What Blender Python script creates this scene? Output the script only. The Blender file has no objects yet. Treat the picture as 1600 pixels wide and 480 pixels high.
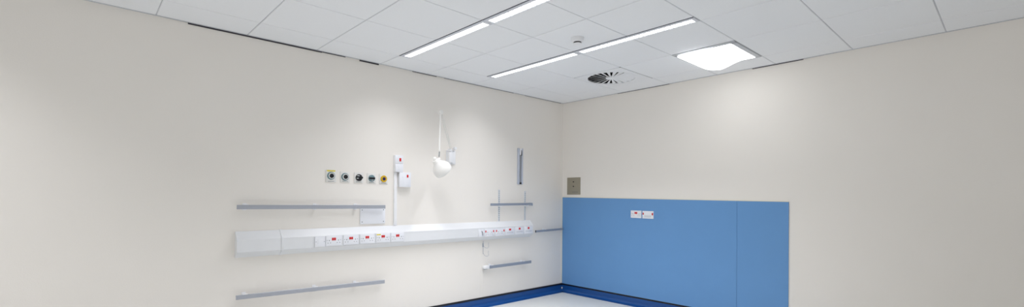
import bpy, bmesh, math
from mathutils import Vector, Matrix
PI = math.pi
sc = bpy.context.scene
COL = sc.collection

# ------------------------------------------------------------------ materials
def lin(c):
    c = c / 255.0
    return c / 12.92 if c <= .04045 else ((c + .055) / 1.055) ** 2.4
def rgb(r, g, b): return (lin(r), lin(g), lin(b), 1)

def mat(name, col, rough=.5, metal=0., noise=0., nscale=8., bump=0., bscale=60., spec=.5, coat=0., emit=0.):
    m = bpy.data.materials.new(name); m.use_nodes = True
    nt = m.node_tree; b = nt.nodes['Principled BSDF']
    b.inputs['Base Color'].default_value = col
    b.inputs['Roughness'].default_value = rough
    b.inputs['Metallic'].default_value = metal
    b.inputs['Specular IOR Level'].default_value = spec
    b.inputs['Coat Weight'].default_value = coat
    if emit:
        b.inputs['Emission Color'].default_value = col
        b.inputs['Emission Strength'].default_value = emit
    tc = nt.nodes.new('ShaderNodeTexCoord')
    if noise:
        n = nt.nodes.new('ShaderNodeTexNoise'); n.inputs['Scale'].default_value = nscale; n.inputs['Detail'].default_value = 4
        nt.links.new(tc.outputs['Object'], n.inputs['Vector'])
        mx = nt.nodes.new('ShaderNodeMix'); mx.data_type = 'RGBA'
        mx.inputs['A'].default_value = tuple(c * (1 - noise) for c in col[:3]) + (1,)
        mx.inputs['B'].default_value = tuple(min(1, c * (1 + noise)) for c in col[:3]) + (1,)
        nt.links.new(n.outputs['Fac'], mx.inputs['Factor'])
        nt.links.new(mx.outputs['Result'], b.inputs['Base Color'])
    if bump:
        n2 = nt.nodes.new('ShaderNodeTexNoise'); n2.inputs['Scale'].default_value = bscale; n2.inputs['Detail'].default_value = 3
        nt.links.new(tc.outputs['Object'], n2.inputs['Vector'])
        bp = nt.nodes.new('ShaderNodeBump'); bp.inputs['Strength'].default_value = bump; bp.inputs['Distance'].default_value = .01
        nt.links.new(n2.outputs['Fac'], bp.inputs['Height'])
        nt.links.new(bp.outputs['Normal'], b.inputs['Normal'])
    return m

LITE = 2.5; PANEL = 4.0; STRIP_W = 9.2; SPREAD = 116; WORLD = .72
M = {
 'wall':    mat('cream_wall_paint', rgb(239, 235, 229), .6, noise=.012, nscale=2, bump=.05, bscale=120, spec=.3),
 'tile':    mat('ceiling_tile', rgb(240, 242, 245), .9, noise=.02, nscale=90, bump=.1, bscale=300, spec=.15),
 'bar':     mat('ceiling_grid_paint', rgb(196, 199, 204), .5),
 'dark':    mat('plenum_dark', rgb(10, 10, 11), .9, noise=.1),
 'floor':   mat('light_grey_vinyl', rgb(224, 225, 222), .35, noise=.02, nscale=140, spec=.4),
 'vinyl':   mat('blue_vinyl', rgb(20, 78, 146), .32, noise=.04, nscale=60, spec=.5),
 'black':   mat('black_capping', rgb(14, 15, 22), .4, noise=.1),
 'sheet':   mat('blue_wall_sheet', rgb(102, 152, 205), .42, noise=.03, nscale=3, bump=.25, bscale=3.5, spec=.4),
 'white':   mat('white_plastic', rgb(240, 241, 244), .32, noise=.01),
 'plate':   mat('white_moulded_plate', rgb(236, 238, 244), .3, noise=.01),
 'trunk':   mat('white_trunking_plastic', rgb(229, 231, 234), .38, noise=.01),
 'alu':     mat('satin_aluminium', rgb(172, 176, 186), .42, metal=.25, noise=.03, nscale=40),
 'alud':    mat('grey_anodised', rgb(152, 160, 174), .45, metal=.2, noise=.03, nscale=40),
 'steel':   mat('brushed_steel', rgb(164, 158, 142), .4, metal=.6, noise=.06, nscale=30),
 'chrome':  mat('chrome', rgb(200, 204, 208), .18, metal=1., noise=.02),
 'red':     mat('red_rocker', rgb(208, 4, 14), .5, noise=.03),
 'hole':    mat('pin_slot_grey', rgb(92, 100, 108), .6, noise=.05),
 'blackp':  mat('black_plastic', rgb(16, 18, 24), .35, noise=.05),
 'teal':    mat('grey_teal_collar', rgb(112, 140, 146), .35, noise=.05),
 'yellow':  mat('yellow_label', rgb(226, 208, 60), .5, noise=.03),
 'ochre':   mat('ochre_ring', rgb(206, 168, 30), .35, noise=.04),
 'navy':    mat('navy_centre', rgb(24, 22, 84), .4, noise=.05),
 'mark':    mat('grey_print', rgb(150, 152, 154), .6, noise=.03),
 'lamp':    mat('white_enamel', rgb(240, 239, 236), .3, noise=.01, coat=.2),
 'frame':   mat('luminaire_frame_paint', rgb(214, 217, 224), .45, noise=.01),
 'lite':    mat('lit_diffuser', (1, .99, .97, 1), .5, emit=LITE),
 'lite2':   mat('lit_panel_diffuser', (.98, .99, 1, 1), .5, emit=PANEL),
 'louvre':  mat('bright_louvre', rgb(225, 228, 233), .35, noise=.01),
 'channel': mat('pale_grey_channel', rgb(196, 202, 216), .45, metal=.1, noise=.02),
 'vent':    mat('white_vent_paint', rgb(238, 240, 243), .6, noise=.01),
 'frame_shadow':     mat('grey_shadow_paint', rgb(128, 131, 140), .7, noise=.03),
 'gasp':    mat('off_white_plate', rgb(230, 229, 226), .4, noise=.01),
 'shadow_line':    mat('dark_shadow_paint', rgb(60, 58, 66), .8, noise=.05),  # painted shade for the strips under the ceiling edge
 'cream':   mat('cream_sealant', rgb(232, 226, 205), .5, noise=.02),
}
# brushed look for the steel items: fine stretched noise already in colour

# ------------------------------------------------------------------ mesh builder
class MB:
    def __init__(s): s.bm = bmesh.new()
    def box(s, x0, x1, y0, y1, z0, z1, bev=0, seg=2):
        b = bmesh.new()
        r = bmesh.ops.create_cube(b, size=1)
        for v in b.verts:
            v.co = Vector(((x0 + x1) / 2 + v.co.x * (x1 - x0), (y0 + y1) / 2 + v.co.y * (y1 - y0), (z0 + z1) / 2 + v.co.z * (z1 - z0)))
        if bev: bmesh.ops.bevel(b, geom=b.edges[:], offset=bev, segments=seg, affect='EDGES', profile=.5)
        s.merge(b); return s
    # on a wall: u to the right, w out of the wall, v up
    def wbox(s, u0, u1, w0, w1, v0, v1, bev=0): return s.box(u0, u1, -w1, -w0, v0, v1, bev)
    def merge(s, b):
        me = bpy.data.meshes.new('t'); b.to_mesh(me); b.free(); s.bm.from_mesh(me); bpy.data.meshes.remove(me)
    def cyl(s, p0, p1, r, r1=None, n=20, bev=0):
        p0 = Vector(p0); p1 = Vector(p1); d = p1 - p0; L = d.length
        b = bmesh.new()
        bmesh.ops.create_cone(b, cap_ends=True, segments=n, radius1=r, radius2=r if r1 is None else r1, depth=L)
        if bev:
            es = [e for e in b.edges if len(e.link_faces) == 2 and any(len(f.verts) > 4 for f in e.link_faces)]
            bmesh.ops.bevel(b, geom=es, offset=bev, segments=2, affect='EDGES')
        q = Vector((0, 0, 1)).rotation_difference(d.normalized()).to_matrix().to_4x4()
        bmesh.ops.transform(b, matrix=Matrix.Translation((p0 + p1) / 2) @ q, verts=b.verts)
        s.merge(b); return s
    def sphere(s, c, r, sx=1, sy=1, sz=1):
        b = bmesh.new(); bmesh.ops.create_uvsphere(b, u_segments=16, v_segments=10, radius=r)
        for v in b.verts: v.co = Vector((c[0] + v.co.x * sx, c[1] + v.co.y * sy, c[2] + v.co.z * sz))
        s.merge(b); return s
    def prism(s, prof, a0, a1, f, slope=0):
        """prof: closed 2-D profile; f(a, p, q) -> 3-D point; extruded from a0 to a1"""
        b = s.bm
        A = [b.verts.new(f(a0, p, q)) for p, q in prof]; B = [b.verts.new(f(a1, p, q)) for p, q in prof]
        n = len(prof)
        for i in range(n): b.faces.new((A[i], A[(i + 1) % n], B[(i + 1) % n], B[i]))
        b.faces.new(A[::-1]); b.faces.new(B)
        return s
    def lathe(s, prof, origin, axis, n=40, close=False):
        """prof: list of (r, h) along axis"""
        q = Vector((0, 0, 1)).rotation_difference(Vector(axis).normalized()).to_matrix()
        o = Vector(origin); b = s.bm; rings = []
        for r, h in prof:
            if r < 1e-6: rings.append([b.verts.new(o + q @ Vector((0, 0, h)))])
            else: rings.append([b.verts.new(o + q @ Vector((r * math.cos(2 * PI * k / n), r * math.sin(2 * PI * k / n), h))) for k in range(n)])
        m = len(rings)
        for i in range(m if close else m - 1):
            a, c = rings[i], rings[(i + 1) % m]
            for k in range(n):
                k2 = (k + 1) % n
                if len(a) == 1 and len(c) == 1: continue
                if len(a) == 1: b.faces.new((a[0], c[k], c[k2]))
                elif len(c) == 1: b.faces.new((a[k], a[k2], c[0]))
                else: b.faces.new((a[k], a[k2], c[k2], c[k]))
        return s
    def tube(s, pts, r, n=8):
        pts = [Vector(p) for p in pts]; b = s.bm; rings = []
        up = None
        for i, p in enumerate(pts):
            t = (pts[min(i + 1, len(pts) - 1)] - pts[max(i - 1, 0)]).normalized()
            if up is None:
                up = t.orthogonal().normalized()
            else:
                up = (up - t * up.dot(t)).normalized()
            v = t.cross(up)
            rings.append([b.verts.new(p + r * (math.cos(2 * PI * k / n) * up + math.sin(2 * PI * k / n) * v)) for k in range(n)])
        for a, c in zip(rings, rings[1:]):
            for k in range(n): b.faces.new((a[k], a[(k + 1) % n], c[(k + 1) % n], c[k]))
        b.faces.new(rings[0][::-1]); b.faces.new(rings[-1])
        return s
    def build(s, name, m, parent=None, loc=None, smooth=True, kind=None):
        bmesh.ops.recalc_face_normals(s.bm, faces=s.bm.faces)
        me = bpy.data.meshes.new(name); s.bm.to_mesh(me); s.bm.free()
        me.materials.append(M[m])
        if smooth:
            for p in me.polygons: p.use_smooth = True
            try: me.set_sharp_from_angle(angle=math.radians(35))
            except Exception: pass
        o = bpy.data.objects.new(name, me); COL.objects.link(o)
        if parent: o.parent = parent
        if loc: o.location = loc
        if kind: o['kind'] = kind
        return o

def thing(name, label, cat, loc, rz=0, group=None):
    o = bpy.data.objects.new(name, None); COL.objects.link(o); o.empty_display_size = .05
    o.location = loc; o.rotation_euler = (0, 0, rz); o['label'] = label; o['category'] = cat
    if group: o['group'] = group
    return o
def copy_tree(o, parent=None):
    c = o.copy(); COL.objects.link(c)
    if parent: c.parent = parent
    for ch in list(o.children): copy_tree(ch, c)
    return c
def move(o, loc, label=None, group=None):
    o.location = loc
    if label: o['label'] = label
    if group: o['group'] = group
    return o
LW = PI / 2                         # things on the left wall: local +X runs towards the corner, local -Y out of the wall
def onL(y, z, w=0): return (w, y, z)
def onB(x, z, w=0): return (x, -w, z)

# ------------------------------------------------------------------ the room
H = 2.611; RX = 6.2; RY = -7.4; T = .15; TOP = H + .25
MB().box(-T, RX + T, RY - T, T, -.12, 0).build('floor', 'floor', kind='structure', smooth=False)
MB().box(-T, 0, RY - T, T, 0, TOP).build('wall_left', 'wall', kind='structure', smooth=False)
MB().box(0, RX, 0, T, 0, TOP).build('wall_back', 'wall', kind='structure', smooth=False)
def frame_wall(mb, a0, a1, lo, hi, w0, w1, z0, z1, horiz):
    for (p0, p1, q0, q1) in ((a0, w0, 0, TOP), (w1, a1, 0, TOP), (w0, w1, 0, z0), (w0, w1, z1, TOP)):
        if horiz: mb.box(p0, p1, lo, hi, q0, q1)
        else: mb.box(lo, hi, p0, p1, q0, q1)
    return mb
WZ0, WZ1 = .75, 2.40  # unseen window openings, added to brighten the room
frame_wall(MB(), RY - T, T, RX, RX + T, -6.9, -1.0, WZ0, WZ1, False).build('wall_right', 'wall', kind='structure', smooth=False)
frame_wall(MB(), 0, RX, RY - T, RY, .7, 5.5, WZ0, WZ1, True).build('wall_front', 'wall', kind='structure', smooth=False)
g = MB()
for k in range(5):
    y = -6.9 + 5.9 * k / 4; g.box(RX + .05, RX + .10, y - .03, y + .03, WZ0, WZ1)
for z in (WZ0 + .03, WZ1 - .03): g.box(RX + .05, RX + .10, -6.9, -1.0, z - .03, z + .03)
g.build('added_window_1', 'white', kind='structure', smooth=False)  # unseen window, added to let in fill daylight
g = MB()
for k in range(5):
    x = .7 + 4.8 * k / 4; g.box(x - .03, x + .03, RY - .10, RY - .05, WZ0, WZ1)
for z in (WZ0 + .03, WZ1 - .03): g.box(.7, 5.5, RY - .10, RY - .05, z - .03, z + .03)
g.build('added_window_2', 'white', kind='structure', smooth=False)  # second added window, behind the camera, also for fill
MB().box(-T, RX + T, RY - T, T, TOP, TOP + .1).build('ceiling', 'dark', kind='structure', smooth=False)   # slab above the tiles

# suspended ceiling: tiles resting in a T-bar grid
AX = [.379, .991, 1.597, 2.148, 2.712, 3.33, 3.93, 4.53, 5.13, 5.73]
BY = [-.345, -.977, -1.597, -2.226, -2.7635, -3.385, -3.945, -4.545, -5.145, -5.745, -6.345, -6.945]
XS = [0] + AX + [RX]; YS = [0] + BY + [RY]
BW = .012
L1Y = (BY[4], BY[4] + .105); L2Y = (BY[2] - .105, BY[2]); L3Y = (BY[9] - .105, BY[9])
tiles = MB()
for i in range(len(XS) - 1):
    for j in range(len(YS) - 1):
        x0, x1 = XS[i], XS[i + 1]; y1, y0 = YS[j], YS[j + 1]
        if i == 4 and j == 1: continue                  # the square light panel fills this cell
        if i == 2 and j == 1: continue                  # the swirl diffuser fills this cell
        if i in (1, 2, 3, 4):
            if j == 3 - 0: pass
            if YS[j] == BY[2] : y1 = L2Y[0]             # strip lights cut into these cells
            if YS[j + 1] == BY[4]: y0 = L1Y[1]
            if YS[j] == BY[9]: y1 = L3Y[0]
        e = .0035
        tiles.box(x0 + e, x1 - e, y0 + e, y1 - e, H - .001, H + .014, bev=.0025, seg=1)
tiles.build('ceiling', 'tile', kind='structure', smooth=False).name = 'ceiling_tiles'
bpy.data.objects['ceiling_tiles']['kind'] = 'structure'
grid = MB()
for x in AX: grid.box(x - BW / 2, x + BW / 2, RY, 0, H + .003, H + .03)
for y in BY: grid.box(0, RX, y - BW / 2, y + BW / 2, H + .0035, H + .031)
grid.build('ceiling_grid', 'bar', kind='structure', smooth=False)
# wall angle round the edge
MB().box(0, .018, RY, 0, H - .004, H + .022).build('trim_1', 'bar', kind='structure', smooth=False)
MB().box(.018, RX, -.018, 0, H - .004, H + .022).build('trim_2', 'bar', kind='structure', smooth=False)
# dark strips standing in for the shadow line under the wall angle
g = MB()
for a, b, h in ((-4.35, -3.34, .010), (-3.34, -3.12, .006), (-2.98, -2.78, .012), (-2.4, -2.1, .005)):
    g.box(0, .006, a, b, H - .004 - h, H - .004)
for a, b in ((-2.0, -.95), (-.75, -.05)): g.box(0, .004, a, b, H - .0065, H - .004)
g.build('trim_shadow_left', 'shadow_line', kind='structure', smooth=False)
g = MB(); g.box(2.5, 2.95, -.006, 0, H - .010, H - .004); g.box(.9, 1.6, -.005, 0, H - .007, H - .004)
g.build('trim_shadow_back', 'shadow_line', kind='structure', smooth=False)  # same painted shadow line along the back wall

# coved blue vinyl skirting with black capping
def cove(out=.085, top=.088, r=.035):
    pr = [(0, top), (.004, top)]
    for k in range(9):
        a = PI + (PI / 2) * k / 8
        pr.append((.004 + r + r * math.cos(a), .003 + r + r * math.sin(a)))
    pr += [(out, .003), (out, 0), (0, 0)]
    return pr
MB().prism(cove(), RY, 0, lambda a, p, q: Vector((p, a, q))).build('baseboard_left', 'vinyl', kind='structure')
MB().prism(cove(), .002, RX, lambda a, p, q: Vector((a, -p, q))).build('baseboard_back', 'vinyl', kind='structure')
MB().box(0, .008, RY, 0, .086, .108, bev=.002).build('trim_5', 'black', kind='structure')
MB().box(.008, RX, -.008, 0, .086, .108, bev=.002).build('trim_6', 'black', kind='structure')
MB().sphere((.012, -.012, .042), .009, 1, 1, 1.6).build('trim_7', 'white', kind='structure')
# faint board joints in the left wall below the trunking
MB().box(0, .0012, -1.468, -1.460, .106, .775).build('trim_8', 'wall', kind='structure', smooth=False)
MB().box(0, .0012, -1.432, -1.428, .106, .60).build('trim_9', 'wall', kind='structure', smooth=False)
# cream sealant bead in the corner and over the blue sheets
MB().box(0, .009, -.009, 0, .106, 1.30).build('trim_10', 'cream', kind='structure', smooth=False)

# blue wall protection sheets
def sheet(name, label, x0, x1, z0, z1, rows=10):
    def top(x): return 1.301 - .011 * x
    t = thing(name, label, 'wall panel', (x0, 0, .106), 0, 'blue wall protection sheets')
    m = MB()
    m.prism([(0, 0), (x1 - x0, 0), (x1 - x0, top(x1) - .106), (0, top(x0) - .106)], .001, .009, lambda a, p, q: Vector((p, -a, q)))
    m.build('sheet', 'sheet', t, smooth=False)
    m = MB()
    m.prism([(0, top(x0) - .106), (x1 - x0, top(x1) - .106), (x1 - x0, top(x1) - .099), (0, top(x0) - .099)], .001, .007, lambda a, p, q: Vector((p, -a, q)))
    m.build('sealant_bead', 'cream', t, smooth=False)
    return t
sheet('wall_protection_sheet', 'wide blue wall protection sheet reaching from the room corner to the vertical joint', .009, 2.360, 0, 0)
sheet('wall_protection_sheet', 'narrow blue wall protection sheet to the right of the vertical joint', 2.3625, 2.835, 0, 0)
MB().box(2.3600, 2.3625, -.004, -.001, .106, 1.27).build('trim_11', 'vinyl', kind='structure', smooth=False)

# ------------------------------------------------------------------ ceiling lights
def strip_light(label, x0, x1, yr, near_low, louvre, group='recessed strip lights'):
    y0, y1 = yr; cx = (x0 + x1) / 2; cy = (y0 + y1) / 2
    t = thing('strip_light', label, 'ceiling light', (cx, cy, H), 0, group)
    hx = (x1 - x0) / 2 - .002; hy = (y1 - y0) / 2 - .001
    lo, hi = -hy + .032, hy - .006            # frame is broader on the side towards the camera
    f = MB()
    f.box(-hx, hx, -hy, lo, -.005, .05, bev=.0012, seg=1)
    f.box(-hx, hx, hi, hy, -.005, .05, bev=.0012, seg=1)
    f.box(-hx, -hx + .028, lo, hi, -.005, .05); f.box(hx - .028, hx, lo, hi, -.005, .05)
    f.box(-hx, hx, -hy, hy, .05, .055)
    f.build('frame', 'frame', t, smooth=False)
    d = MB(); d.box(-hx + .028, hx - .028, lo, hi, -.0005 if louvre else -.001, .0028); d.build('diffuser', 'lite', t, smooth=False)
    if louvre:
        n = 24; l = MB(); l.prism([(-.001, -.0042), (.001, -.0042), (.003, -.0006), (-.003, -.0006)], lo, hi, lambda a, p, q: Vector((p, a, q))); bl = l.build('louvre_blade', 'louvre', t, smooth=False)
        for k in range(1, n):
            o = bl
            if k > 1: o = bl.copy(); COL.objects.link(o)
            o.location.x = -hx + .028 + (2 * hx - .056) * k / n
    l = bpy.data.lights.new('strip_light_lamp', 'AREA'); l.shape = 'RECTANGLE'; l.size = 2 * hx - .07; l.size_y = (hi - lo) * .8
    l.energy = STRIP_W; l.spread = math.radians(SPREAD); l.color = (.96, .96, 1)
    o = bpy.data.objects.new('strip_light_lamp', l); COL.objects.link(o); o.location = (cx, cy + (lo + hi) / 2, H - .0065)
    s = MB(); s.box(-hx, hx, -hy - .0016, -hy - .0002, -.0055, .004); s.build('shadow_strip', 'frame_shadow', t, smooth=False)  # grey strip painting the frame's shadow along its near side
    return t
e = (AX[0], AX[2], AX[4])
strip_light('broad plain strip light furthest left in the picture', e[0], e[1], L1Y, 0, False)
strip_light('louvred strip light cut off by the top edge of the picture', e[1], e[2], L1Y, 0, True)
strip_light('thin plain strip light over the wall lamp, between smoke detector and left wall', e[0], e[1], L2Y, 0, False)
strip_light('louvred strip light running from the smoke detector towards the square light panel', e[1], e[2], L2Y, 0, True)
strip_light('added fill light behind the camera, nearer to the left wall', e[0], e[1], L3Y, 0, False, 'added fill lights behind the camera')  # unseen row, added as fill light
strip_light('added fill light behind the camera, further from the left wall', e[1], e[2], L3Y, 0, False, 'added fill lights behind the camera')

# square panel with a bulging wavy diffuser
px0, px1, py0, py1 = AX[3] + .007, AX[4] - .007, BY[1] + .007, BY[0] - .007
t = thing('square_light_panel', 'bright square ceiling light with a bulging wavy diffuser', 'ceiling light', ((px0 + px1) / 2, (py0 + py1) / 2, H))
hx = (px1 - px0) / 2; hy = (py1 - py0) / 2; fw = .028
f = MB()
f.box(-hx, hx, -hy, -hy + .048, -.005, .06, bev=.002, seg=1); f.box(-hx, hx, hy - fw, hy, -.005, .06, bev=.002, seg=1)
f.box(-hx, -hx + fw, -hy + fw, hy - fw, -.005, .06, bev=.002, seg=1); f.box(hx - .045, hx, -hy + fw, hy - fw, -.005, .06, bev=.002, seg=1)
f.box(-hx, hx, -hy, hy, .06, .065)
f.build('frame', 'bar', t, smooth=False)
def droop(s):                                     # s 0..1 across the panel from left to right
    if s < .10: return .014 + .020 * (s / .10)
    if s < .30: return .034 + .016 * math.sin((s - .10) / .20 * PI / 2)
    if s < .78: return .050 * (.5 + .5 * math.cos((s - .30) / .48 * PI)) + .004
    return .004
N = 48
w0 = -hx + fw; w1 = hx - fw
w1 = hx - .045
pr = [(w0 + (w1 - w0) * k / N, -.004 - droop(k / N)) for k in range(N + 1)] + [(w1, .004), (w0, .004)]
d = MB(); d.prism(pr, -hy + .048, hy - fw, lambda a, p, q: Vector((p, a, q)))
d.build('diffuser', 'lite2', t)

# swirl diffuser
vx0, vx1, vy0, vy1 = AX[1] + .007, AX[2] - .007, BY[1] + .007, BY[0] - .007
VC = ((vx0 + vx1) / 2 - .013, (vy0 + vy1) / 2 - .018, H)
t = thing('swirl_air_diffuser', 'round swirl air vent with radial slots in the ceiling', 'air vent', VC)
R1, R0 = .270, .060
b = bmesh.new(); n = 96
ring = [b.verts.new((R1 * math.cos(2 * PI * k / n), R1 * math.sin(2 * PI * k / n), -.002)) for k in range(n)]
sq = []
for k in range(n):
    a = 2 * PI * k / n; c, s_ = math.cos(a), math.sin(a); q = min(abs((vx1 if c > 0 else vx0) - VC[0]) / max(abs(c), 1e-9), abs((vy1 if s_ > 0 else vy0) - VC[1]) / max(abs(s_), 1e-9))
    sq.append(b.verts.new((q * c, q * s_, -.002)))
ring2 = [b.verts.new((v.co.x, v.co.y, .0033)) for v in ring]; sq2 = [b.verts.new((v.co.x, v.co.y, .0033)) for v in sq]
for k in range(n):
    k2 = (k + 1) % n
    b.faces.new((ring[k], ring[k2], sq[k2], sq[k])); b.faces.new((ring[k], ring2[k], ring2[k2], ring[k2])); b.faces.new((sq[k], sq[k2], sq2[k2], sq2[k]))
    b.faces.new((ring2[k], sq2[k], sq2[k2], ring2[k2]))
m = MB(); m.merge(b); m.build('face_plate', 'vent', t, smooth=False)
m = MB(); m.lathe([(0, -.007), (R0 * .8, -.0065), (R0, -.003), (R0, .012), (0, .012)], (0, 0, 0), (0, 0, 1)); m.build('hub', 'vent', t)
m = MB(); m.lathe([(0, .14), (R1 + .003, .14), (R1 + .003, .004), (R1 + .005, .004), (R1 + .005, .142), (.10, .142), (.10, .25), (0, .25)], (0, 0, 0), (0, 0, 1)); m.build('plenum_box', 'dark', t, smooth=False)
NV = 22; TILT = math.radians(13); SG = -1
vm = None
for k in range(NV):
    if vm is None:
        b = bmesh.new(); prof = []
        for r in (R0 - .003, R1 - .012):
            wd = (2 * PI * r / NV) * (.57 if r > .1 else .70)
            for s_, u in ((-1, 1), (1, 1), (1, -1), (-1, -1)):
                x, z = s_ * wd / 2, u * .0007
                prof.append(b.verts.new((r, x * math.cos(TILT) - z * math.sin(TILT), SG * (x * math.sin(TILT)) + z * math.cos(TILT) + wd / 2 * math.sin(TILT) - .003)))
        A, B = prof[:4], prof[4:]
        for i in range(4): b.faces.new((A[i], A[(i + 1) % 4], B[(i + 1) % 4], B[i]))
        b.faces.new(A[::-1]); b.faces.new(B)
        m = MB(); m.merge(b); vm = m.build('vane', 'vent', t, smooth=False); o = vm
    else:
        o = vm.copy(); COL.objects.link(o)
    o.rotation_euler = (0, 0, 2 * PI * k / NV + .05)
m = MB(); m.lathe([(R1 - .013, -.004), (R1 + .001, -.004), (R1 + .001, .008), (R1 - .013, .008)], (0, 0, 0), (0, 0, 1), n=96, close=True); m.build('rim', 'vent', t)

# smoke detector
t = thing('smoke_detector', 'small round white smoke detector on the ceiling beside the strip lights', 'smoke detector', (1.845, -1.955, H - .001))
m = MB(); m.lathe([(0, 0), (.052, 0), (.053, -.004), (.050, -.012), (.047, -.014), (0, -.014)], (0, 0, 0), (0, 0, 1)); m.build('base', 'white', t)
m = MB(); m.lathe([(0, -.014), (.049, -.014), (.050, -.018), (.047, -.030), (.038, -.036), (0, -.036)], (0, 0, 0), (0, 0, 1)); m.build('housing', 'white', t)
m = MB(); m.lathe([(0, -.036), (.032, -.036), (.032, -.047), (0, -.047)], (0, 0, 0), (0, 0, 1)); m.build('sensor_mesh', 'blackp', t)
m = MB(); m.lathe([(0, -.047), (.036, -.047), (.035, -.052), (.026, -.057), (0, -.058)], (0, 0, 0), (0, 0, 1)); m.build('cap', 'white', t)

# ------------------------------------------------------------------ rails
def rail(label, y0, y1, z0, z1, brk, mats='alu', w=.060, h=.035, th=.012, endcap=False, zslope=0, cap_first=False, name='equipment_rail'):
    """y0..y1 along the left wall; z0/z1 centre heights at either end"""
    L = y1 - y0
    t = thing(name, label, 'rail', onL(y0, z0), LW, 'grey rails on the left wall')
    sl = (z1 - z0) / L
    def f(a, p, q): return Vector((a, -p, q + sl * a))
    k = .0025
    pr = [(w - th, -h / 2), (w - k, -h / 2), (w, -h / 2 + k), (w, h / 2 - k), (w - k, h / 2), (w - th, h / 2)]
    MB().prism(pr, 0, L, f).build('rail_bar', mats, t)
    for bx in brk:
        b = MB(); u = bx - y0; zc = sl * u
        b.wbox(u - .016, u + .016, 0, .006, zc - h / 2 - .010, zc + h / 2 + .012, bev=.002)
        b.wbox(u - .012, u + .012, .005, w - th, zc - .013, zc + .013, bev=.003)
        b.wbox(u - .018, u + .018, w - th - .004, w + .003, zc + h / 2, zc + h / 2 + .005, bev=.0015)
        b.build('bracket', 'white', t)
    if endcap:
        b = MB(); b.wbox(-.005, 0, w - th - .001, w + .001, -h / 2 - .001, h / 2 + .001, bev=.001); b.build('end_cap', 'blackp', t)
    return t
rail('long upper grey rail above the trunking, crossing the top of the white access plate', -4.02, -2.725, 1.199, 1.191, (-3.955, -3.392, -3.012))
rail('long grey rail low on the wall under the trunking at the left', -4.02, -2.725, .473, .452, (-3.955, -3.392, -3.012))
r3 = rail('short low grey rail with a white end knob, under the trunking near the corner', -1.362, -.668, .464, .467, (-1.325, -.80), w=.060, mats='alud')
m = MB(); m.wbox(-.075, -.002, 0, .05, -.020, .016, bev=.006); m.cyl((-.038, -.05, -.002), (-.038, -.058, -.002), .012); m.build('end_knob', 'white', r3)
m = MB(); m.wbox(-.074, -.030, .012, .045, -.024, -.019, bev=.001); m.build('knob_pad', 'hole', r3)
r4 = rail('short thin grey rail running into the room corner beside the blue sheet', -.575, -.035, .853, .864, (-.40,), w=.050, h=.027, th=.012, endcap=True, mats='alud')
m = MB(); m.wbox(.521, .5395, .0, .055, -.006, .024, bev=.002); m.build('corner_bracket', 'chrome', r4)

# ------------------------------------------------------------------ twin slot uprights with a rail
for yy, z1, lab in ((-1.185, 1.388, 'pale slotted upright strip nearer the wall lamp, above the trunking'), (-.742, 1.375, 'pale slotted upright strip nearer the room corner, above the trunking')):
    t = thing('slotted_upright', lab, 'shelf upright', onL(yy, 1.001), LW, 'slotted uprights')
    hgt = z1 - 1.001
    MB().wbox(-.010, .010, 0, .011, 0, hgt, bev=.001).build('channel', 'frame', t, smooth=False)
    s = MB(); k = 0; z = .012
    while z < hgt - .02:
        s.wbox(-.0065, -.0025, .0108, .0116, z, z + .013); s.wbox(.0025, .0065, .0108, .0116, z, z + .013); z += .025
    s.build('slot', 'teal', t, smooth=False)
r5 = rail('grey rail carried across the two slotted uprights above the sockets', -1.352, -.650, 1.206, 1.212, (), w=.058, h=.030, th=.014, mats='alud')
for u in (.167, .610):
    b = MB(); b.wbox(u - .011, u + .011, .0115, .046, -.012, .010, bev=.002); b.wbox(u - .013, u + .013, .012, .050, -.026, -.012, bev=.003); b.build('bracket', 'white', r5)
m = MB(); m.wbox(.6925, .702, .0, .060, -.017, .021, bev=.002); m.build('end_clip', 'chrome', r5)

# ------------------------------------------------------------------ dado trunking
t = thing('dado_trunking', 'long white cable trunking with slanted top and bottom along the left wall', 'cable trunking', onL(-4.02, 0, .0005), LW)
def tprof(g=0):
    return [(0, .7875 - g), (.010, .7875 - g), (.062 + g, .829 - g), (.068 + g, .834), (.068 + g, .934), (.062 + g, .941 + g), (.010, .999 + g), (0, 1.000 + g)]
f = lambda a, p, q: Vector((a, -p, q))
MB().prism(tprof(), 0, .344, f).build('trunking_body', 'trunk', t)
MB().prism(tprof(), .346, 3.362, f).build('trunking_body', 'trunk', t)
MB().prism(tprof(.004), .334, .353, f).build('joint_cover', 'trunk', t)
MB().prism(tprof(.003), 3.356, 3.368, f).build('end_cap', 'white', t)
lid = MB(); lid.wbox(.352, 3.356, .0675, .0695, .8355, .8385); lid.wbox(.352, 3.356, .0675, .0695, .9300, .9330); lid.build('lid_edge', 'trunk', t, smooth=False)
TW = .068

# ------------------------------------------------------------------ switches and sockets (local origin: plate centre on its mounting surface)
PH = .045
def plate(t, hw, hh=PH, th=.009, m='plate'): MB().wbox(-hw, hw, 0, th, -hh, hh, bev=.0022).build('face_plate', m, t)
def screws(t, pts, w=.009):
    for (u, v) in pts:
        m = MB(); m.cyl((u, -w + .001, v), (u, -w - .0006, v), .0028, n=12); m.build('screw', 'hole', t)
def rocker(t, u, v=.016, a=.008, b=.0115, w=.009):
    m = MB(); m.wbox(u - a, u + a, w - .001, w + .0035, v - b, v + b, bev=.0012); m.build('rocker_switch', 'red', t)
def pins(t, u, w=.009):
    m = MB()
    m.wbox(u - .003, u + .003, w - .001, w + .0005, .000, .009)
    m.wbox(u - .015, u - .0085, w - .001, w + .0005, -.020, -.015)
    m.wbox(u + .0085, u + .015, w - .001, w + .0005, -.020, -.015)
    m.build('pin_slots', 'hole', t, smooth=False)
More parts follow.
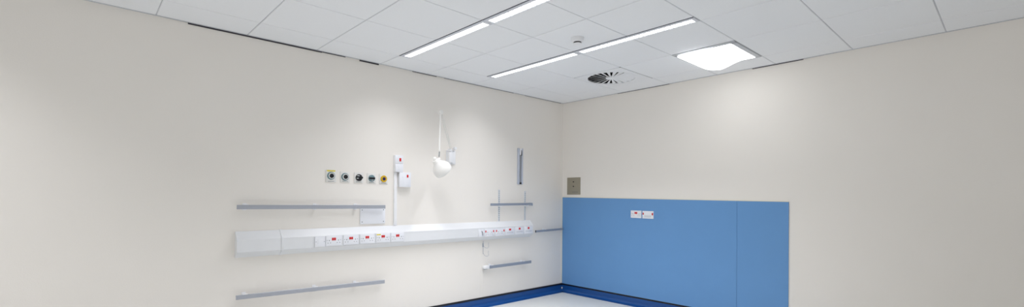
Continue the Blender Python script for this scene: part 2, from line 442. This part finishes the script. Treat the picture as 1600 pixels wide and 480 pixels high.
def twin_inner(label, loc, rz, group=None):
    t = thing('twin_socket', label, 'power socket', loc, rz, group)
    plate(t, .073); rocker(t, -.0095); rocker(t, .0095); pins(t, -.042); pins(t, .042); screws(t, ((-.062, .006), (.062, .006))); return t
def twin_outer(label, loc, rz, group=None):
    t = thing('twin_socket', label, 'power socket', loc, rz, group)
    plate(t, .073); rocker(t, -.060, a=.007); rocker(t, .060, a=.007); pins(t, -.030); pins(t, .030); screws(t, ((-.055, -.03), (.055, -.03))); return t

ZS = .886
t = thing('data_outlet', 'blank white outlet plate on the trunking, left of the row of five sockets', 'outlet plate', onL(-3.366, ZS - .001, TW + .0015), LW)
plate(t, .046); screws(t, ((-.036, 0), (.036, 0)))
m = MB(); m.wbox(-.022, .022, .0085, .0105, -.022, .026, bev=.001); m.build('insert', 'plate', t)
G5 = 'twin sockets on the left stretch of trunking'
base = twin_inner('leftmost of the five twin sockets, beside the blank outlet plate', onL(-3.243, ZS, TW + .0015), LW, G5)
labs = ['second of the five twin sockets, counted from the blank outlet plate', 'middle one of the five twin sockets on the left stretch of trunking', 'twin socket with a yellow sticker on its top left', 'twin socket furthest right of the five, under the vertical conduit']
for yy, lb in zip((-3.081, -2.921, -2.756, -2.598), labs):
    c = copy_tree(base); move(c, onL(yy, ZS, TW + .0015), lb)
    if 'sticker' in lb:
        m = MB(); m.wbox(-.068, -.025, .0088, .0096, .029, .040); m.build('sticker', 'yellow', c, smooth=False)
G2 = 'sockets and switches on the right end of the trunking'
ZR = .876
t = thing('cable_outlet', 'small white cord outlet at the left end of the right-hand sockets', 'outlet plate', onL(-1.515, ZR, TW + .0015), LW, G2)
plate(t, .043, .043)
m = MB(); m.tube([(.005, -.009, .022), (.006, -.018, .012), (.012, -.020, -.004), (.018, -.014, -.018), (.020, -.009, -.028)], .003); m.build('cord', 'hole', t)
o1 = twin_outer('twin socket with outboard red rockers beside the small cord outlet', onL(-1.390, ZR, TW + .0015), LW, G2)
o2 = move(copy_tree(o1), onL(-1.224, ZR, TW + .0015), 'twin socket with outboard red rockers under the left slotted upright')
def fused(label, loc, rz, group, wide):
    t = thing('fused_switch', label, 'switch', loc, rz, group)
    plate(t, .073)
    if wide: rocker(t, -.0085, v=.022, b=.0105); rocker(t, .0085, v=.022, b=.0105)
    else: rocker(t, 0, v=.024, a=.014, b=.012)
    m = MB(); m.wbox(-.055, .055, .0086, .0100, -.022, -.006, bev=.0006); m.build('cover_strip', 'frame', t)
    return t
fused('white switch plate whose two red rockers touch, right of the outboard-rocker sockets', onL(-1.064, ZR + .002, TW + .0015), LW, G2, True)
s1 = fused('white switch plate with a single red rocker, second from the end of the trunking', onL(-.901, ZR + .004, TW + .0015), LW, G2, False)
move(copy_tree(s1), onL(-.743, ZR + .006, TW + .0015), 'white switch plate with a single red rocker at the very end of the trunking')

# back wall sockets
twin_inner('white twin socket with two central red rockers on the blue sheet', onB(1.184, 1.102, .009), 0, 'sockets on the blue sheet')
t = thing('double_switch', 'white plate with a red rocker at each end on the blue sheet', 'switch', onB(1.344, 1.100, .009), 0, 'sockets on the blue sheet')
plate(t, .073); rocker(t, -.061, v=.012, a=.007, b=.012); rocker(t, .061, v=.010, a=.008, b=.013)
m = MB(); m.wbox(-.045, .045, .0086, .0098, -.004, -.001); m.wbox(-.045, .045, .0086, .0098, -.028, -.008, bev=.0005); m.build('cover_strip', 'frame', t)
# steel plate
t = thing('steel_wall_plate', 'square brushed steel plate with two dark keyholes above the blue sheet', 'wall plate', onB(.203, 1.455), 0)
MB().wbox(-.115, .115, 0, .006, -.117, .117, bev=.0015).build('face_plate', 'steel', t)
for v in (.058, -.004):
    m = MB(); m.cyl((-.003, -.005, v), (-.003, -.009, v), .009); m.build('keyhole', 'blackp', t)
for a in ((.018, .024, .005, .0066, .055, .062), (.018, .024, .005, .0066, -.008, -.001), (-.03, .075, .005, .0063, -.082, -.078)):
    m = MB(); m.wbox(*a); m.build('printed_mark', 'hole', t, smooth=False)

# ------------------------------------------------------------------ switches with conduit, blank access plate
t = thing('fused_spur_box', 'tall white double switch box with a red rocker at the head of the conduit', 'switch', onL(-2.566, 1.628), LW)
MB().wbox(-.046, .046, 0, .036, -.086, .086, bev=.003).build('back_box', 'white', t)
m = MB(); m.wbox(-.044, .044, .036, .045, .001, .085, bev=.002); m.build('switch_plate', 'plate', t)
m = MB(); m.wbox(-.044, .044, .036, .045, -.085, -.001, bev=.002); m.build('blank_plate', 'plate', t)
m = MB(); m.wbox(-.001, .019, .044, .049, .024, .056, bev=.001); m.build('rocker_switch', 'red', t)
m = MB(); m.wbox(-.014, .018, .0445, .047, -.065, -.025, bev=.001); m.build('fuse_cover', 'plate', t)
t = thing('cable_conduit', 'slim white vertical conduit from the tall switch box down to the trunking', 'conduit', onL(-2.592, 1.001), LW)
MB().wbox(-.014, .014, 0, .018, 0, .540, bev=.001).build('channel', 'white', t)
MB().wbox(-.015, .015, .0135, .0195, .002, .538, bev=.001).build('lid', 'white', t)
t = thing('switch_box', 'square white switch with a red rocker, lower right of the tall switch box', 'switch', onL(-2.497, 1.466), LW)
MB().wbox(-.064, .064, 0, .036, -.073, .073, bev=.003).build('back_box', 'white', t)
MB().wbox(-.066, .066, .036, .045, -.075, .075, bev=.002).build('face_plate', 'plate', t)
m = MB(); m.wbox(.017, .034, .044, .049, .024, .052, bev=.001); m.build('rocker_switch', 'red', t)
m = MB(); m.wbox(-.040, -.012, .044, .046, .020, .052, bev=.001); m.build('indicator_cover', 'plate', t)

t = thing('access_plate', 'blank white access plate with corner screws between upper rail and trunking', 'wall plate', onL(-2.832, 1.103), LW)
MB().wbox(-.131, .131, 0, .012, -.079, .079, bev=.002).build('face_plate', 'plate', t)
for u in (-.112, .112):
    for v in (-.058, .058):
        m = MB(); m.cyl((u, -.011, v), (u, -.0135, v), .0045, n=12); m.build('screw', 'hole', t)

# ------------------------------------------------------------------ medical gas outlets
def gas(label, y, z, kind, hw=.046, hh=.050):
    t = thing('gas_outlet', label, 'gas outlet', onL(y, z), LW, 'row of five wall gas outlets')
    MB().wbox(-hw, hw, 0, .008, -hh, hh, bev=.003).build('face_plate', 'gasp', t)
    P = lambda prof, nm, m_, c=(0, 0): MB().lathe(prof, (c[0], -.007, c[1]), (0, -1, 0), n=28).build(nm, m_, t)
    if kind == 'collar':
        P([(.0, 0), (.036, 0), (.036, .006), (.031, .010), (0, .010)], 'collar', 'teal', (-.002, .002))
        P([(.021, .008), (.027, .010), (.027, .014), (.021, .015), (.021, .008)], 'ring', 'gasp', (0, .002))
        P([(0, .008), (.0205, .010), (.019, .018), (.010, .020), (0, .020)], 'socket', 'blackp', (.001, .002))
    elif kind == 'split':
        P([(.0, 0), (.033, 0), (.033, .010), (.028, .014), (0, .014)], 'collar', 'blackp', (0, .0))
        m = MB(); m.wbox(-.022, .004, .019, .026, .012, .022, bev=.002); m.wbox(-.028, -.006, .019, .026, -.012, -.002, bev=.002); m.build('catch', 'chrome', t)
        m = MB(); m.wbox(.008, .034, .018, .030, -.008, .010, bev=.003); m.build('lever', 'blackp', t)
    elif kind == 'band':
        P([(.0, 0), (.033, 0), (.033, .010), (.028, .014), (0, .014)], 'collar', 'teal', (0, 0))
        m = MB(); m.wbox(-.031, .031, .012, .026, -.010, .010, bev=.003); m.build('cross_band', 'blackp', t)
        m = MB(); m.wbox(-.008, .012, .014, .024, -.026, -.012, bev=.002); m.build('catch', 'chrome', t)
    else:
        P([(.016, 0), (.034, 0), (.034, .008), (.030, .012), (.016, .012), (.016, 0)], 'collar', 'ochre')
        P([(0, 0), (.016, 0), (.016, .014), (0, .015)], 'socket', 'navy')
    m = MB(); m.wbox(-.030, .028, .0075, .0086, -hh + .006, -hh + .010); m.build('printed_marks', 'mark', t, smooth=False)
    return t
t = gas('largest gas outlet with a yellow label strip, leftmost in the row', -3.245, 1.478, 'collar', .048, .057)
m = MB(); m.wbox(-.040, .038, .0075, .0092, .042, .054, bev=.0005); m.build('label_strip', 'yellow', t, smooth=False)
gas('gas outlet with a round black centre and no label, second from the left', -3.113, 1.473, 'collar')
gas('dark gas outlet with a chrome catch and side lever, middle of the row', -2.979, 1.472, 'split')
gas('gas outlet with a dark band across it, left of the yellow one', -2.849, 1.470, 'band')
gas('gas outlet with a yellow ring and navy centre, rightmost in the row', -2.720, 1.469, 'yellow')

# ------------------------------------------------------------------ tall aluminium channel, wire hook
t = thing('wall_channel', 'tall narrow grey metal channel with a black mark at its top, near the corner', 'dispenser channel', onL(-.832, 1.690), LW)
m = MB(); m.wbox(-.046, .046, 0, .004, -.228, .230, bev=.001); m.build('back_plate', 'alu', t)
m = MB(); m.wbox(-.046, -.014, .004, .016, -.228, .230, bev=.003); m.build('side_flange', 'channel', t)
m = MB(); m.wbox(.022, .046, .004, .016, -.228, .230, bev=.003); m.build('side_flange', 'channel', t)
m = MB(); m.tube([(.000, -.012, .150), (.004, -.012, .05), (-.002, -.012, -.05), (-.004, -.010, -.16)], .004); m.build('inner_rod', 'chrome', t)
b = MB(); b.prism([(.006, .140), (.022, .140), (.020, .200), (.012, .212)], .004, .0195, lambda a, p, q: Vector((p, -a, q))); b.build('black_marker', 'blackp', t, smooth=False)
m = MB(); m.wbox(-.013, .021, .004, .018, .145, .228, bev=.002); m.build('top_insert', 'white', t)
m = MB(); m.wbox(-.012, .021, .005, .017, -.224, -.206, bev=.002); m.build('bottom_clip', 'blackp', t)

t = thing('wire_hook', 'thin grey double wire hook hanging under the trunking', 'hook', onL(-1.428, .672), LW)
m = MB(); m.tube([(0, -.006, .100), (0, -.006, -.050)], .0022); m.wbox(-.006, .006, 0, .006, .03, .075, bev=.001); m.build('backing_wire', 'alud', t)
for z0 in (.035, -.062):
    pts = [(.003, -.006, z0 + .02)]
    for k in range(13):
        a = PI + PI * k / 12
        pts.append((.040 + .037 * math.cos(a), -.010 - .020 * math.sin(k / 12 * PI), z0 + .012 + .030 * math.sin(a)))
    pts.append((.078, -.010, z0 + .045))
    MB().tube(pts, .0017).build('loop', 'alu', t)

# ------------------------------------------------------------------ wall lamp
t = thing('wall_lamp', 'white jointed wall lamp with a bell shade hanging on its arm', 'lamp', onL(-1.905, 1.737), LW)
def W2(p): return (p[1] + 1.905, -p[0], p[2] - 1.737)          # room point -> local
MB().wbox(-.062, .062, 0, .010, -.078, .078, bev=.002).build('wall_plate', 'white', t)
m = MB(); m.wbox(-.052, -.006, .009, .05, -.06, .058, bev=.004); m.wbox(.0, .046, .009, .032, -.07, .062, bev=.004); m.build('mounting_bracket', 'white', t)
for u, v in ((-.035, .075), (.030, .100)):
    m = MB(); m.cyl((u, -.02, v), (u, -.06, v), .016, bev=.003); m.wbox(u - .006, u + .006, .012, .03, v - .05, v, bev=.001); m.build('pivot_knob', 'white', t)
piv = Vector((.060, -1.950, 1.822)); elb = Vector((.200, -2.180, 2.180)); kn = Vector((.250, -2.222, 1.712))
m = MB(); m.tube([W2(piv), W2(elb)], .0055); d = Vector((.0, .016, .008)); m.tube([W2(piv + d), W2(elb + d)], .0035); m.build('lower_arm', 'gasp', t)
m = MB(); m.cyl(W2(elb + Vector((-.022, -.0, 0))), W2(elb + Vector((.022, 0, 0))), .024, bev=.004); m.tube([W2(elb), W2(elb + Vector((0, .01, .02)))], .010); m.build('elbow_joint', 'lamp', t)
m = MB(); m.tube([W2(elb), W2(kn + Vector((0, 0, .05)))], .0085, n=12); m.build('upper_arm', 'lamp', t)
m = MB(); m.tube([W2(kn + Vector((0, 0, .062))), W2(kn + Vector((0, -.004, -.006)))], .007, n=12); m.build('link', 'chrome', t)
nk = Vector((.250, -2.262, 1.655))
m = MB(); m.sphere(W2(kn + Vector((.0, -.055, -.028))), .020); m.sphere(W2(kn + Vector((.0, -.004, -.034))), .018)
m.cyl(W2(kn + Vector((.0, -.062, -.030))), W2(kn + Vector((.0, .002, -.036))), .009); m.build('swivel_knob', 'lamp', t)
ax = Vector((-.04, .73, -.69)); ax = ax.normalized()
axl = Vector((ax.y, -ax.x, ax.z))
L = .155
outer = [(.026, -.012), (.032, 0), (.036, .015), (.046, .032), (.062, .050), (.078, .068), (.090, .088), (.096, .108), (.098, .128), (.097, L - .008), (.094, L)]
inner = [(r - .003, h) for r, h in reversed(outer[1:])]
nkl = Vector(W2(nk)) - axl * .012
m = MB(); m.lathe([(0, -.012)] + outer + inner + [(0, .014)], nkl, axl, n=48); sh = m.build('lamp_shade', 'lamp', t)
m = MB(); m.sphere(nkl + axl * .080, .028); m.cyl(nkl + axl * .02, nkl + axl * .065, .015); m.build('bulb', 'frame', t)

# ------------------------------------------------------------------ light, camera, output
w = bpy.data.worlds.new('world'); sc.world = w; w.use_nodes = True
w.node_tree.nodes['Background'].inputs[0].default_value = (.99, .97, .95, 1); w.node_tree.nodes['Background'].inputs[1].default_value = WORLD

f_, cx_, cy_, yaw, pitch, roll, X, Y, Z = 730.3483, 800.1661, 306.1553, 2.3925, .0039, .0076, 4.2969, -4.9558, 1.2915
F = Vector((math.cos(yaw) * math.cos(pitch), math.sin(yaw) * math.cos(pitch), math.sin(pitch)))
R0 = F.cross(Vector((0, 0, 1))).normalized(); U0 = R0.cross(F)
R = math.cos(roll) * R0 + math.sin(roll) * U0; U = -math.sin(roll) * R0 + math.cos(roll) * U0
cd = bpy.data.cameras.new('camera'); cam = bpy.data.objects.new('camera', cd); COL.objects.link(cam)
cam.matrix_world = Matrix(((R.x, U.x, -F.x, X), (R.y, U.y, -F.y, Y), (R.z, U.z, -F.z, Z), (0, 0, 0, 1)))
cd.sensor_fit = 'HORIZONTAL'; cd.sensor_width = 36; cd.lens = f_ / 1600 * 36
cd.shift_x = -(cx_ - 800) / 1600; cd.shift_y = (cy_ - 240) / 1600
cd.clip_start = .05
def portal(name, loc, rot, sx, sy):
    l = bpy.data.lights.new(name, 'AREA'); l.shape = 'RECTANGLE'; l.size = sx; l.size_y = sy; l.cycles.is_portal = True
    o = bpy.data.objects.new(name, l); COL.objects.link(o); o.location = loc; o.rotation_euler = rot
portal('added_window_portal', (RX + .12, -3.95, (WZ0 + WZ1) / 2), (0, PI / 2, 0), WZ1 - WZ0, 5.9)  # sampling portals for the added windows
portal('added_window_portal', (3.1, RY - .12, (WZ0 + WZ1) / 2), (PI / 2, 0, 0), 4.8, WZ1 - WZ0)
sc.camera = cam
vs = sc.view_settings
vs.view_transform = 'Standard'; vs.look = 'None'; vs.gamma = 1; vs.use_curve_mapping = False
vs.exposure = 0.05
sc.cycles.max_bounces = 12; sc.cycles.diffuse_bounces = 8
